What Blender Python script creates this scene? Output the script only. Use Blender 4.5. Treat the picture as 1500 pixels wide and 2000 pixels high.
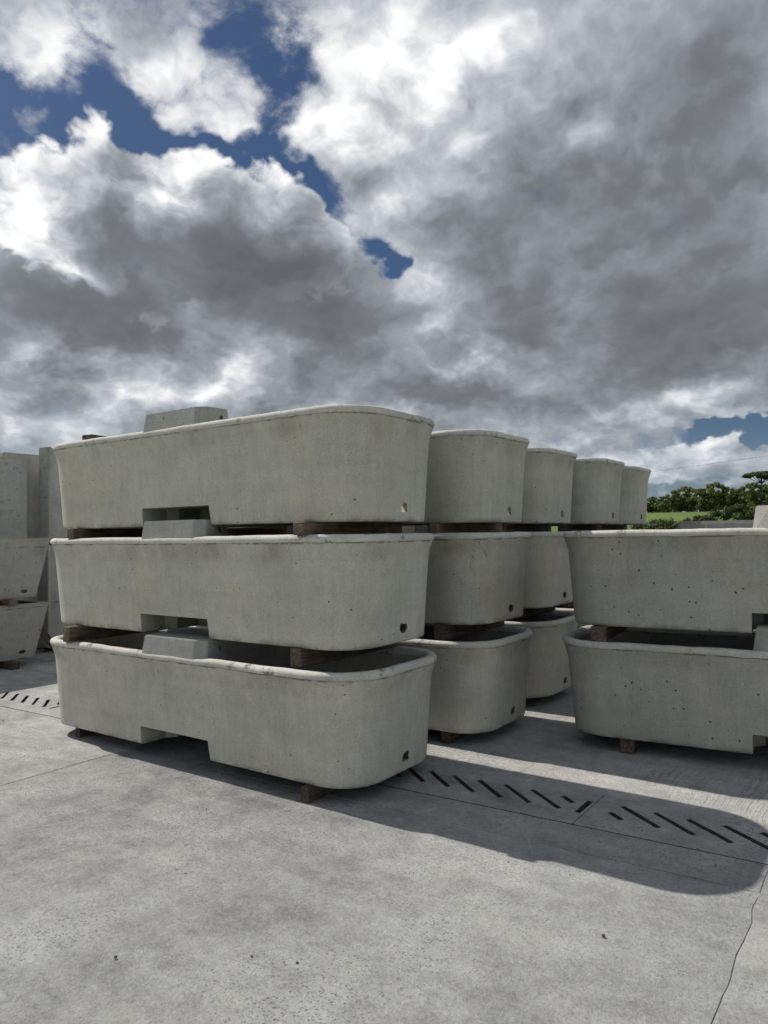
import bpy, bmesh, math, random
import numpy as np
from mathutils import Vector, Matrix, noise as mnoise

# ---------------------------------------------------------------- scene reset
for o in list(bpy.data.objects):
    bpy.data.objects.remove(o)
scene = bpy.context.scene
COL = scene.collection
R = math.radians

# ---------------------------------------------------------------- camera
yaw, pitch, roll = R(35.3), R(1.75), R(-0.81)
fw = Vector((-math.sin(yaw) * math.cos(pitch), math.cos(yaw) * math.cos(pitch), math.sin(pitch)))
rt = fw.cross(Vector((0, 0, 1))).normalized()
up = rt.cross(fw)
rt2 = math.cos(roll) * rt + math.sin(roll) * up
up2 = -math.sin(roll) * rt + math.cos(roll) * up
cam_data = bpy.data.cameras.new('camera')
cam = bpy.data.objects.new('camera', cam_data)
COL.objects.link(cam)
cm = Matrix((rt2, up2, -fw)).transposed().to_4x4()
cm.translation = Vector((0, 0, 1.5))
cam.matrix_world = cm
cam_data.sensor_fit = 'VERTICAL'
cam_data.sensor_height = 36.0
cam_data.lens = 1440 / 2000 * 36.0
cam_data.clip_start = 0.05
cam_data.clip_end = 3000
scene.camera = cam
scene.render.resolution_x, scene.render.resolution_y = 768, 1024


# ---------------------------------------------------------------- node helpers
class G:
    """small wrapper for building node graphs"""
    def __init__(self, nt):
        self.nt = nt

    def n(self, t, ins=None, **props):
        nd = self.nt.nodes.new(t)
        for k, v in props.items():
            setattr(nd, k, v)
        for k, v in (ins or {}).items():
            s = nd.inputs[k]
            if isinstance(v, bpy.types.NodeSocket):
                self.nt.links.new(v, s)
            else:
                s.default_value = v
        return nd

    def m(self, op, a, b=0.0, c=0.0, clamp=False):
        nd = self.n('ShaderNodeMath', {0: a, 1: b, 2: c}, operation=op)
        nd.use_clamp = clamp
        return nd.outputs[0]

    def v(self, op, a, b=(0, 0, 0), scale=None):
        nd = self.n('ShaderNodeVectorMath', {0: a, 1: b}, operation=op)
        if scale is not None:
            if isinstance(scale, bpy.types.NodeSocket):
                self.nt.links.new(scale, nd.inputs['Scale'])
            else:
                nd.inputs['Scale'].default_value = scale
        return nd.outputs['Value'] if op in ('DOT_PRODUCT', 'LENGTH', 'DISTANCE') else nd.outputs[0]

    def noise(self, vec, scale, detail=4.0, rough=0.5, dist=0.0, lac=2.0, color=False):
        nd = self.n('ShaderNodeTexNoise', {'Vector': vec, 'Scale': scale, 'Detail': detail, 'Roughness': rough,
                                           'Distortion': dist, 'Lacunarity': lac})
        return nd.outputs['Color' if color else 'Fac']

    def sstep(self, x, a, b, lo=0.0, hi=1.0):
        nd = self.n('ShaderNodeMapRange', {'Value': x, 'From Min': a, 'From Max': b, 'To Min': lo, 'To Max': hi},
                    interpolation_type='SMOOTHSTEP')
        return nd.outputs['Result']

    def lin(self, x, a, b, lo=0.0, hi=1.0):
        nd = self.n('ShaderNodeMapRange', {'Value': x, 'From Min': a, 'From Max': b, 'To Min': lo, 'To Max': hi})
        return nd.outputs['Result']

    def ramp(self, fac, stops, interp='LINEAR'):
        nd = self.n('ShaderNodeValToRGB', {'Fac': fac})
        cr = nd.color_ramp
        cr.interpolation = interp
        while len(cr.elements) < len(stops):
            cr.elements.new(0.5)
        for e, (p, c) in zip(cr.elements, stops):
            e.position = p
            e.color = (*c, 1) if len(c) == 3 else c
        return nd.outputs['Color']

    def mix(self, fac, a, b, blend='MIX'):
        nd = self.n('ShaderNodeMix', {}, data_type='RGBA', blend_type=blend)
        for k, v in ((0, fac), (6, a), (7, b)):
            s = nd.inputs[k]
            if isinstance(v, bpy.types.NodeSocket):
                self.nt.links.new(v, s)
            else:
                s.default_value = v if k == 0 else ((*v, 1) if len(v) == 3 else v)
        return nd.outputs[2]


# ---------------------------------------------------------------- world: blue sky with cumulus
SUN_EL, SUN_AZ = R(50.0), R(-92.4)          # azimuth from +Y towards +X
SKY_STRENGTH = 0.05
world = bpy.data.worlds.new('World')
scene.world = world
world.use_nodes = True
world.cycles.sampling_method = 'NONE'
world.node_tree.nodes.clear()
w = G(world.node_tree)
CLOUD_COVER = [ (-24.0,28.4,9.73,2.29,0,-2.3),(-19.1,27.4,7.31,1.95,0,-1.9),(-7.5,32.0,3.14,4.33,15,-1.9),(-11.0,27.3,5.03,1.55,-20,-2.0),(-7.5,26.3,3.14,1.41,-20,-1.5),(-12.1,34.7,2.31,1.58,0,-1.3),(-0.2,20.6,2.39,0.6,-33,-3.0),(2.0,19.4,1.59,0.52,-35,-0.8),(25.9,6.7,4.41,0.74,4,-2.8),(20.9,3.2,5.03,0.65,0,-1.3),(-21.6,31.0,2.14,2.14,0,-1.2),(-13.7,31.5,5.34,0.81,10,-1.3),(-19.5,29.1,1.82,3.5,20,-1.0),(-25.0,32.8,4.12,1.73,-30,0.6),(-17.9,32.7,2.59,2.49,55,0.55),(-14.2,29.6,4.37,2.31,-25,1.9),(-10.2,28.0,2.33,0.89,-40,0.9),(-25.5,27.8,1.02,0.54,-30,3.2),(-19.1,30.6,5.48,1.89,20,0.75),(-10.6,32.6,2.33,1.96,0,0.8),(-20.9,28.1,4.31,0.95,0,0.4),(-26.6,29.0,2.02,0.59,0,0.5),(2.0,31.8,5.96,6.76,0,0.8),(-5.0,29.3,2.18,1.55,0,1.3),(25.6,4.6,2.73,0.75,0,1.0),(-11.8,17.3,6.55,2.21,0,1.6),(2.8,18.0,2.38,0.94,0,1.2),(15.5,23.1,15.05,13.15,0,1.2),(-13.7,11.8,22.87,4.48,0,1.1),(9.8,12.4,15.56,3.8,0,0.4) ]
CLOUD_LIGHT = [ (2.0,18.7,1.99,0.83,0,0.34),(-1.2,28.9,5.57,5.22,0,0.24),(8.3,29.1,6.27,3.08,-30,0.1),(-5.9,28.8,2.76,1.73,0,0.22),(4.8,33.4,5.15,2.97,-50,0.24),(9.8,32.2,2.72,1.98,0,0.14),(-4.4,34.8,4.36,1.95,-20,0.24),(1.2,22.7,2.78,2.57,0,0.16),(4.4,17.4,2.38,1.7,-45,0.22),(5.9,13.7,3.55,0.84,-15,0.3),(15.9,27.2,2.25,1.34,0,0.22),(20.6,25.9,1.8,1.3,0,0.16),(19.9,23.5,1.81,1.0,0,0.15),(16.6,14.5,2.99,1.08,-30,0.2),(-14.2,16.8,1.71,1.09,0,0.25),(-12.1,14.0,3.08,2.24,-45,0.24),(-21.6,11.6,6.06,1.4,0,0.28),(-25.6,8.3,4.09,1.52,0,0.18),(-4.0,9.1,7.14,1.02,0,0.14),(-16.3,9.8,2.25,1.11,0,0.12),(20.9,9.1,4.31,0.78,0,0.26),(25.6,10.3,2.73,0.8,0,0.24),(17.4,6.3,5.19,0.89,0,0.14),(25.0,5.2,3.44,0.82,0,0.22),(20.2,4.3,5.43,0.87,0,0.15),(-14.0,29.8,4.18,2.15,-25,0.22),(-17.7,32.7,3.7,2.18,50,0.2),(-24.6,32.6,3.79,1.45,0,0.22),(-23.3,15.8,9.11,2.36,-4,-0.3),(-10.2,18.8,9.32,3.13,-5,-0.3),(-18.1,20.0,4.43,2.77,0,-0.16),(-5.2,16.8,5.54,2.27,0,-0.16),(-26.2,10.0,2.37,0.93,0,-0.2),(16.6,20.7,10.45,5.59,-15,-0.2),(25.0,28.6,5.84,6.94,0,-0.15),(26.2,14.5,8.11,3.6,0,-0.25),(12.9,15.1,8.42,2.22,-20,-0.16),(4.4,10.7,7.53,1.01,-5,-0.26),(7.9,23.1,4.31,1.8,-20,-0.08),(20.9,7.1,3.95,0.43,0,-0.15) ]
CUMULUS = [ (-26.6,23.0,3.03,2.32,0,1.2),(-22.3,23.7,3.19,2.76,0,1.2),(-16.6,24.7,3.36,2.71,0,1.2),(-12.1,23.8,4.23,2.46,0,1.1),(-6.7,22.7,3.94,2.72,-20,1.2),(-20.9,19.7,9.34,3.04,0,0.8),(-9.1,20.2,6.64,2.2,0,0.75) ]
CUMULUS_LIGHT = [ (-26.9,20.5,3.35,2.83,-20,0.18),(-24.0,20.0,2.78,0.91,-35,0.25),(-16.1,23.8,3.0,2.06,35,0.22),(2.0,18.5,2.39,1.51,0,0.22),(25.6,4.6,2.73,0.88,0,0.2),(-20.6,21.7,2.16,2.34,30,-0.32),(-11.0,20.8,7.35,2.53,-5,-0.37),(-5.9,20.0,4.74,2.23,0,-0.25),(-23.3,16.4,9.11,2.18,-4,-0.48),(-16.3,18.8,5.99,2.83,0,-0.34),(-6.7,17.5,7.88,2.25,0,-0.36) ]

sky = w.n('ShaderNodeTexSky', sky_type='NISHITA', sun_disc=False, sun_elevation=SUN_EL, sun_rotation=SUN_AZ,
          altitude=20.0, air_density=1.0, dust_density=0.6, ozone_density=3.5).outputs['Color']
D = w.n('ShaderNodeTexCoord').outputs['Generated']
D = w.v('NORMALIZE', D)
dz = w.n('ShaderNodeSeparateXYZ', {0: D}).outputs['Z']
# cloud noise space: seen from below, puffs get smaller and flatter towards the horizon
persp = w.m('DIVIDE', 1.0, w.m('ADD', w.m('MAXIMUM', dz, 0.0), 0.55))
P = w.v('MULTIPLY', w.v('SCALE', D, scale=persp), (1.0, 1.0, 0.0))


def n2(vec, scale, detail, rough, dist=0.0, color=False):
    nd = w.n('ShaderNodeTexNoise', {'Vector': vec, 'Scale': scale, 'Detail': detail, 'Roughness': rough,
                                    'Distortion': dist}, noise_dimensions='2D')
    return nd.outputs['Color' if color else 'Fac']


# domain warp
w1 = w.v('SUBTRACT', n2(P, 3.0, 2, .5, color=True), (.5, .5, .5))
w2 = w.v('SUBTRACT', n2(P, 12.0, 3, .6, color=True), (.5, .5, .5))
warp = w.v('ADD', w.v('SCALE', w1, scale=.06), w.v('SCALE', w2, scale=.055))
DW = w.v('ADD', D, warp)
psi = R(35.3)
ca = w.v('DOT_PRODUCT', DW, (math.cos(psi), math.sin(psi), 0))
cf = w.v('DOT_PRODUCT', DW, (-math.sin(psi), math.cos(psi), 0))
az = w.m('MULTIPLY', w.m('ARCTAN2', ca, cf), 57.2958)
dwz = w.n('ShaderNodeSeparateXYZ', {0: DW}).outputs['Z']
el = w.m('MULTIPLY', w.m('ARCSINE', dwz), 57.2958)


AZ0, AZ1, EL0, EL1 = -46.0, 46.0, -10.0, 54.0
azc = w.n('ShaderNodeClamp', {'Value': az, 'Min': AZ0, 'Max': AZ1}).outputs[0]
elc = w.n('ShaderNodeClamp', {'Value': el, 'Min': EL0, 'Max': EL1}).outputs[0]
az_n = w.lin(azc, AZ0, AZ1)
el_n = w.lin(elc, EL0, EL1)
AZV = w.n('ShaderNodeCombineXYZ', {'X': az_n, 'Y': az_n, 'Z': az_n}).outputs[0]
ELV = w.n('ShaderNodeCombineXYZ', {'X': el_n, 'Y': el_n, 'Z': el_n}).outputs[0]


def blobs(lst, start, rank=9):
    """sum of soft elliptical lobes (azimuth, elevation, half widths in degrees, turn, amount), given to the
    shader as a few products of a curve over azimuth and a curve over elevation"""
    na, ne = 93, 65
    A, E = np.meshgrid(np.linspace(AZ0, AZ1, na), np.linspace(EL0, EL1, ne), indexing='ij')
    F = np.zeros_like(A)
    for (a, e, sx, sy, rot, amp) in lst:
        c, s_ = math.cos(R(rot)), math.sin(R(rot))
        x, y = (c * (A - a) + s_ * (E - e)) / sx, (-s_ * (A - a) + c * (E - e)) / sy
        F += amp * np.exp(-.7 * (x * x + y * y))
    U, S, V = np.linalg.svd(F, full_matrices=False)
    acc = start

    def curves(vec, fns):
        nd = w.n('ShaderNodeRGBCurve', {'Color': vec})
        mp = nd.mapping
        mp.use_clip = False
        mp.extend = 'HORIZONTAL'
        for cv, fn in zip(mp.curves, fns):
            n = len(fn)
            cv.points[0].location = (0.0, float(fn[0]))
            cv.points[1].location = (1.0, float(fn[-1]))
            for i in range(1, n - 1):
                cv.points.new(i / (n - 1), float(fn[i]))
        mp.update()
        return nd.outputs[0]
    for k in range(0, rank, 3):
        q = np.sqrt(S[k:k + 3])
        cu = curves(AZV, (U[:, k:k + 3] * q).T)
        ce = curves(ELV, V[k:k + 3] * q[:, None])
        acc = w.m('ADD', acc, w.v('DOT_PRODUCT', cu, ce))
    return acc


def puff(vec):
    f = n2(vec, 4.6, 8, .58)
    vor = w.n('ShaderNodeTexVoronoi', {'Vector': vec, 'Scale': 7.0, 'Detail': 3.0, 'Roughness': .55},
              feature='F1', voronoi_dimensions='2D', normalize=True).outputs['Distance']
    return w.m('MULTIPLY_ADD', vor, -.75, w.m('MULTIPLY', f, 1.2))


PW = w.v('ADD', P, w.v('SCALE', w2, scale=.05))
p0 = puff(PW)
p1 = puff(w.v('ADD', PW, (.008, -.042, 0.0)))   # the same field a little way towards the light
relief = w.m('SUBTRACT', p0, p1)
broad = n2(P, 1.3, 2, .5)
cov = blobs(CLOUD_COVER, w.m('MULTIPLY_ADD', w.m('SUBTRACT', broad, .5), .8, .78))
dens = w.m('MULTIPLY_ADD', w.m('SUBTRACT', p0, .40), 3.0, cov)
wisp = w.m('SUBTRACT', n2(w.v('ADD', P, w.v('SCALE', w1, scale=.18)), 15.0, 5, .66), .5)
dens = w.m('MULTIPLY_ADD', wisp, 2.3, dens)
alpha = w.sstep(dens, -.6, 1.2)
soft = w.m('SUBTRACT', n2(P, 5.0, 6, .52), .5)
lite = blobs(CLOUD_LIGHT, .49)
lite = w.m('MULTIPLY_ADD', relief, w.m('MULTIPLY_ADD', lite, 1.35, .15), lite)
lite = w.m('MULTIPLY_ADD', soft, .46, lite)
lite = w.m('MULTIPLY_ADD', wisp, .20, lite)
lite = w.m('MULTIPLY_ADD', w.sstep(dens, 1.4, .2), .14, lite)           # thin edges let light through
# nearer, crisper cumulus heads in front
cdens = w.m('MULTIPLY_ADD', w.m('SUBTRACT', p0, .40), 1.9, blobs(CUMULUS, -.62))
calpha = w.sstep(cdens, -.02, .22)
clite = blobs(CUMULUS_LIGHT, .76)
clite = w.m('MULTIPLY_ADD', relief, w.m('MULTIPLY', clite, 1.9), clite)
clite = w.m('MULTIPLY_ADD', soft, .42, clite)
clite = w.m('MULTIPLY_ADD', wisp, .28, clite)
clite = w.m('MULTIPLY_ADD', w.sstep(cdens, .8, .0), .14, clite)
CR = [(0.0, (.125, .135, .148)), (.25, (.185, .20, .217)), (.5, (.325, .352, .388)), (.72, (.54, .575, .615)), (1.0, (1.0, 1.0, 1.0))]
air = w.sstep(dz, .16, .0, 0.0, .35)
sky = w.v('MULTIPLY', sky, (.62, .72, .86))
final = w.mix(alpha, sky, w.v('SCALE', w.ramp(lite, CR), scale=1.0 / SKY_STRENGTH))
final = w.mix(calpha, final, w.v('SCALE', w.ramp(clite, CR), scale=1.0 / SKY_STRENGTH))
final = w.mix(air, final, tuple(c / SKY_STRENGTH for c in (.33, .41, .50)))
bg = w.n('ShaderNodeBackground', {'Color': final, 'Strength': SKY_STRENGTH})
wo = w.n('ShaderNodeOutputWorld', {'Surface': bg.outputs[0]})

# ---------------------------------------------------------------- sun and exposure
sun_dir = Vector((math.sin(SUN_AZ) * math.cos(SUN_EL), math.cos(SUN_AZ) * math.cos(SUN_EL), math.sin(SUN_EL)))
sd = bpy.data.lights.new('sun', 'SUN')
sd.energy = 3.6
sd.angle = R(0.53)
sd.color = (1.0, .965, .90)
sun = bpy.data.objects.new('sun', sd)
sun.rotation_euler = (-sun_dir).to_track_quat('-Z', 'Y').to_euler()
sun.location = (-20, 0, 30)
COL.objects.link(sun)
scene.cycles.diffuse_bounces = 1
scene.cycles.use_adaptive_sampling = True
scene.cycles.adaptive_threshold = 0.02
scene.cycles.adaptive_min_samples = 24
scene.view_settings.view_transform = 'Standard'
scene.view_settings.look = 'None'
scene.view_settings.exposure = 0.0
scene.view_settings.gamma = 1.0
scene.view_settings.use_curve_mapping = False

# ================================================================ materials
def new_mat(name):
    m = bpy.data.materials.new(name)
    m.use_nodes = True
    m.node_tree.nodes.clear()
    g = G(m.node_tree)
    bs = g.n('ShaderNodeBsdfPrincipled')
    out = g.n('ShaderNodeOutputMaterial', {'Surface': bs.outputs[0]})
    return m, g, bs


def link(g, a, b):
    g.nt.links.new(a, b)


def cast_concrete(name, tint=(1, 1, 1), level=.37, pit=1.0, flare_stain=0.0, wear=0.0):
    """smooth cast concrete: mottling, vertical run marks, blow holes, pale specks"""
    m, g, bs = new_mat(name)
    oc = g.n('ShaderNodeTexCoord').outputs['Object']
    rnd = g.n('ShaderNodeObjectInfo').outputs['Random']
    off = g.n('ShaderNodeCombineXYZ', {'X': g.m('MULTIPLY', rnd, 37.0), 'Y': g.m('MULTIPLY', rnd, 91.0), 'Z': 0.0}).outputs[0]
    p = g.v('ADD', oc, off)
    z = g.n('ShaderNodeSeparateXYZ', {0: oc}).outputs['Z']
    big = g.noise(p, 2.2, 4, .55)
    med = g.noise(p, 9.0, 4, .6)
    fine = g.noise(p, 95.0, 2, .6)
    run = g.noise(g.v('MULTIPLY', p, (26, 26, 1.1)), 1.0, 4, .6)
    run2 = g.noise(g.v('MULTIPLY', p, (75, 75, 3.0)), 1.0, 2, .5)
    v = g.m('ADD', g.m('MULTIPLY', g.m('SUBTRACT', big, .5), .45), g.m('MULTIPLY', g.m('SUBTRACT', med, .5), .34))
    v = g.m('MULTIPLY_ADD', g.m('SUBTRACT', run, .5), .24, v)
    v = g.m('MULTIPLY_ADD', g.m('SUBTRACT', run2, .5), .16, v)
    v = g.m('MULTIPLY_ADD', g.m('SUBTRACT', fine, .5), .60, v)
    # pale specks
    spk = g.n('ShaderNodeTexVoronoi', {'Vector': p, 'Scale': 42.0}, feature='F1').outputs['Distance']
    spm = g.m('MULTIPLY', g.sstep(spk, .22, .08), g.sstep(g.noise(p, 3.0, 2, .5), .46, .62))
    v = g.m('MULTIPLY_ADD', spm, .20, v)
    pour = g.noise(g.v('MULTIPLY', p, (.6, .6, 13.0)), 1.0, 3, .6)        # faint pour lines
    v = g.m('MULTIPLY_ADD', g.m('SUBTRACT', pour, .5), .22, v)
    v = g.m('MULTIPLY_ADD', g.m('SUBTRACT', rnd, .5), .16, v)               # each casting has its own tone
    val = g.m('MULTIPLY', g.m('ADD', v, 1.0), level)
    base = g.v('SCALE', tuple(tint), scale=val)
    # slight warm patches (laitance and form oil)
    warmf = g.sstep(g.noise(p, 1.7, 3, .55, .4), .48, .68)
    base = g.mix(g.m('MULTIPLY', warmf, .55), base, g.v('MULTIPLY', base, (1.05, 1.0, .90)))
    if flare_stain:
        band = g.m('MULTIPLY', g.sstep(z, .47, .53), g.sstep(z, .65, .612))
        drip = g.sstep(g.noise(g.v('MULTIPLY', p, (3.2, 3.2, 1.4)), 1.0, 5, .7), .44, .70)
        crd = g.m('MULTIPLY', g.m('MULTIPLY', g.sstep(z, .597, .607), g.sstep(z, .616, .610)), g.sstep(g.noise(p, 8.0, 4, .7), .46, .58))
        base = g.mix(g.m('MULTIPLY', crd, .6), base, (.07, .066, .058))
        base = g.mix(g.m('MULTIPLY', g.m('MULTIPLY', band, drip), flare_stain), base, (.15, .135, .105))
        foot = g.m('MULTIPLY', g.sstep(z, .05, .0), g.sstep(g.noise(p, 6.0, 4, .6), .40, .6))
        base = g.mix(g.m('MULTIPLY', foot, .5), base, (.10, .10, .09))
        crk = g.n('ShaderNodeTexVoronoi', {'Vector': g.v('ADD', g.v('MULTIPLY', p, (1.6, 1.6, .7)), g.v('SCALE', g.noise(p, 7.0, 3, .75, color=True), scale=.22)), 'Scale': 1.0},
                  feature='DISTANCE_TO_EDGE').outputs['Distance']
        crm = g.m('MULTIPLY', g.sstep(crk, .006, .0), g.sstep(g.noise(p, 1.1, 1, .5), .66, .70))
        base = g.mix(g.m('MULTIPLY', crm, .55), base, (.07, .07, .065))
    if wear:
        n = g.noise(p, 14.0, 6, .68)
        chip = g.m('MULTIPLY', g.sstep(n, .57, .64), g.sstep(g.noise(p, 2.6, 3, .5), .45, .58))
        base = g.mix(g.m('MULTIPLY', chip, wear), base, (.11, .10, .085))
        moss = g.sstep(g.noise(p, 7.0, 5, .65), .63, .74)
        base = g.mix(g.m('MULTIPLY', moss, .5 * wear), base, (.16, .15, .10))
    # blow holes of several sizes
    ph = g.v('ADD', p, g.v('SCALE', g.noise(p, 30.0, 1, .5, color=True), scale=.018))
    h1 = g.n('ShaderNodeTexVoronoi', {'Vector': ph, 'Scale': 19.0}, feature='F1')
    thr = g.m('MULTIPLY', g.m('MULTIPLY', g.n('ShaderNodeSeparateColor', {0: h1.outputs['Color']}).outputs[0], .125), pit)
    hole = g.m('MULTIPLY', g.sstep(g.m('SUBTRACT', h1.outputs['Distance'], thr), .02, -.03), g.sstep(g.noise(p, 1.9, 2, .5), .40, .50))
    h2 = g.n('ShaderNodeTexVoronoi', {'Vector': ph, 'Scale': 42.0}, feature='F1')
    thr2 = g.m('MULTIPLY', g.m('MULTIPLY', g.n('ShaderNodeSeparateColor', {0: h2.outputs['Color']}).outputs[1], .12), pit)
    hole2 = g.m('MULTIPLY', g.sstep(g.m('SUBTRACT', h2.outputs['Distance'], thr2), .03, -.04), g.sstep(g.noise(p, 2.6, 2, .5), .46, .56))
    hole = g.m('MAXIMUM', hole, g.m('MULTIPLY', hole2, .8))
    base = g.mix(g.m('MULTIPLY', hole, .88), base, (.035, .035, .033))
    link(g, base, bs.inputs['Base Color'])
    bs.inputs['Roughness'].default_value = .82
    bs.inputs['Specular IOR Level'].default_value = .25
    hgt = g.m('MULTIPLY_ADD', g.noise(p, 60.0, 1, .6), .3, g.m('MULTIPLY', g.noise(p, 11.0, 2, .5), .7))
    hgt = g.m('MULTIPLY_ADD', g.sstep(g.m('SUBTRACT', h1.outputs['Distance'], thr), .02, -.03), -1.2, hgt)
    bp = g.n('ShaderNodeBump', {'Height': hgt, 'Strength': .6, 'Distance': .005})
    link(g, bp.outputs[0], bs.inputs['Normal'])
    return m


def yard_concrete(name, level=.37, brushed=0.0, seed=0.0, warm=(1.0, .995, .955)):
    m, g, bs = new_mat(name)
    oc = g.n('ShaderNodeTexCoord').outputs['Object']
    p = g.v('ADD', oc, (seed, seed * 2.3, 0))
    big = g.noise(p, .55, 4, .55)
    pat = g.noise(p, 1.6, 5, .62, .5)
    med = g.noise(p, 7.0, 4, .65)
    fine = g.noise(p, 55.0, 3, .7)
    grit = g.noise(p, 260.0, 1, .6)
    v = g.m('MULTIPLY', g.m('SUBTRACT', big, .5), 1.1)
    v = g.m('MULTIPLY_ADD', g.m('SUBTRACT', pat, .5), 1.15, v)
    v = g.m('MULTIPLY_ADD', g.m('SUBTRACT', med, .5), .75, v)
    v = g.m('MULTIPLY_ADD', g.m('SUBTRACT', g.noise(p, 22.0, 4, .7), .5), .6, v)
    v = g.m('MULTIPLY_ADD', g.m('SUBTRACT', fine, .5), .65, v)
    v = g.m('MULTIPLY_ADD', g.m('SUBTRACT', grit, .5), .6, v)
    drag = g.noise(g.v('MULTIPLY', g.v('ADD', p, g.v('SCALE', g.noise(p, .9, 1, .5, color=True), scale=.35)), (.7, 7.0, 1.0)), 1.0, 4, .65)   # scuffs and drag marks
    v = g.m('MULTIPLY_ADD', g.m('SUBTRACT', drag, .5), .55, v)
    # worn, pitted areas where the surface has gone
    wornA = g.sstep(pat, .46, .60)
    pv = g.n('ShaderNodeTexVoronoi', {'Vector': p, 'Scale': 75.0, 'Randomness': 1.0}, feature='F1')
    pr = g.n('ShaderNodeSeparateColor', {0: pv.outputs['Color']}).outputs[0]
    pits = g.sstep(g.m('SUBTRACT', pv.outputs['Distance'], g.m('MULTIPLY', pr, .42)), .04, -.08)
    pits = g.m('MULTIPLY', pits, g.m('MULTIPLY_ADD', wornA, .85, .15))
    wv = g.noise(g.v('MULTIPLY', p, (1.0, 1.9, 1.0)), 34.0, 3, .75)
    pits2 = g.m('MULTIPLY', g.sstep(wv, .53, .66), g.m('MULTIPLY_ADD', wornA, .8, .2))
    val = g.m('MULTIPLY', g.m('ADD', v, 1.0), level)
    base = g.v('SCALE', warm, scale=val)
    # smooth pale laitance patches and grey damp-looking blotches
    pale = g.sstep(g.noise(p, 2.3, 6, .68), .54, .68)
    base = g.mix(g.m('MULTIPLY', pale, .55), base, tuple(c * level / .385 for c in (.50, .495, .46)))
    blot = g.sstep(g.noise(p, 1.1, 6, .68), .54, .66)
    base = g.mix(g.m('MULTIPLY', blot, .52), base, tuple(c * level / .385 for c in (.25, .25, .252)))
    base = g.mix(g.m('MULTIPLY', pits, .70), base, (.12, .12, .115))
    base = g.mix(g.m('MULTIPLY', pits2, .50), base, (.15, .15, .145))
    # stray dark specks
    sv = g.n('ShaderNodeTexVoronoi', {'Vector': p, 'Scale': 9.0}, feature='F1')
    sr = g.n('ShaderNodeSeparateColor', {0: sv.outputs['Color']}).outputs[1]
    speck = g.sstep(g.m('SUBTRACT', sv.outputs['Distance'], g.m('MULTIPLY', sr, .045)), .008, -.012)
    base = g.mix(g.m('MULTIPLY', speck, .5), base, (.05, .048, .044))
    hgt = g.m('MULTIPLY_ADD', g.noise(p, 50.0, 4, .75), 1.3, g.m('MULTIPLY', g.noise(p, 8.0, 1, .5), .6))
    hgt = g.m('MULTIPLY_ADD', wv, -1.0, hgt)
    if brushed:
        rk = g.noise(g.v('MULTIPLY', g.v('ADD', p, g.v('SCALE', g.noise(p, 1.3, 2, .5, color=True), scale=.12)), (70, 1.6, 1)), 1.0, 4, .65)
        rm = g.sstep(g.noise(p, .8, 3, .5), .35, .6)
        hgt = g.m('MULTIPLY_ADD', g.m('MULTIPLY', rk, rm), 1.6 * brushed, hgt)
        base = g.mix(g.m('MULTIPLY', g.m('MULTIPLY', g.sstep(rk, .48, .66), rm), .45 * brushed), base, (.17, .17, .165))
    link(g, base, bs.inputs['Base Color'])
    bs.inputs['Roughness'].default_value = .9
    bs.inputs['Specular IOR Level'].default_value = .2
    bp = g.n('ShaderNodeBump', {'Height': hgt, 'Strength': 1.0, 'Distance': .006})
    link(g, bp.outputs[0], bs.inputs['Normal'])
    return m


def wood(name, dark, light):
    m, g, bs = new_mat(name)
    oc = g.n('ShaderNodeTexCoord').outputs['Object']
    rnd = g.n('ShaderNodeObjectInfo').outputs['Random']
    off = g.n('ShaderNodeCombineXYZ', {'X': g.m('MULTIPLY', rnd, 13.0), 'Y': g.m('MULTIPLY', rnd, 31.0), 'Z': g.m('MULTIPLY', rnd, 7.0)}).outputs[0]
    p = g.v('ADD', oc, off)
    gr = g.noise(g.v('MULTIPLY', p, (55, 2.4, 55)), 1.0, 5, .65, .6)
    bl = g.noise(p, 9.0, 4, .6)
    f = g.m('MULTIPLY_ADD', g.m('SUBTRACT', bl, .5), .6, gr)
    c = g.ramp(f, [(.30, dark), (.55, tuple((a + b) / 2 for a, b in zip(dark, light))), (.75, light)])
    tone = g.m('MULTIPLY_ADD', rnd, .7, .65)
    c = g.v('SCALE', c, scale=tone)
    link(g, c, bs.inputs['Base Color'])
    bs.inputs['Roughness'].default_value = .85
    bp = g.n('ShaderNodeBump', {'Height': f, 'Strength': .7, 'Distance': .003})
    link(g, bp.outputs[0], bs.inputs['Normal'])
    return m


def foliage(name, a, b, c):
    m, g, bs = new_mat(name)
    isl = g.n('ShaderNodeNewGeometry').outputs['Random Per Island']
    oc = g.n('ShaderNodeTexCoord').outputs['Object']
    cl = g.noise(oc, .7, 3, .5)
    rnd = g.n('ShaderNodeObjectInfo').outputs['Random']
    f = g.m('ADD', g.m('MULTIPLY', isl, .5), g.m('MULTIPLY', cl, .6))
    col = g.ramp(f, [(.2, a), (.55, b), (.9, c)])
    col = g.mix(g.m('MULTIPLY', rnd, .5), col, g.v('MULTIPLY', col, (1.35, 1.1, .7)))
    link(g, col, bs.inputs['Base Color'])
    bs.inputs['Roughness'].default_value = .6
    tr = g.n('ShaderNodeBsdfTranslucent', {'Color': col})
    mx = g.n('ShaderNodeMixShader', {0: .35, 1: bs.outputs[0], 2: tr.outputs[0]})
    out = [n for n in g.nt.nodes if n.type == 'OUTPUT_MATERIAL'][0]
    link(g, mx.outputs[0], out.inputs['Surface'])
    return m


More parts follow.
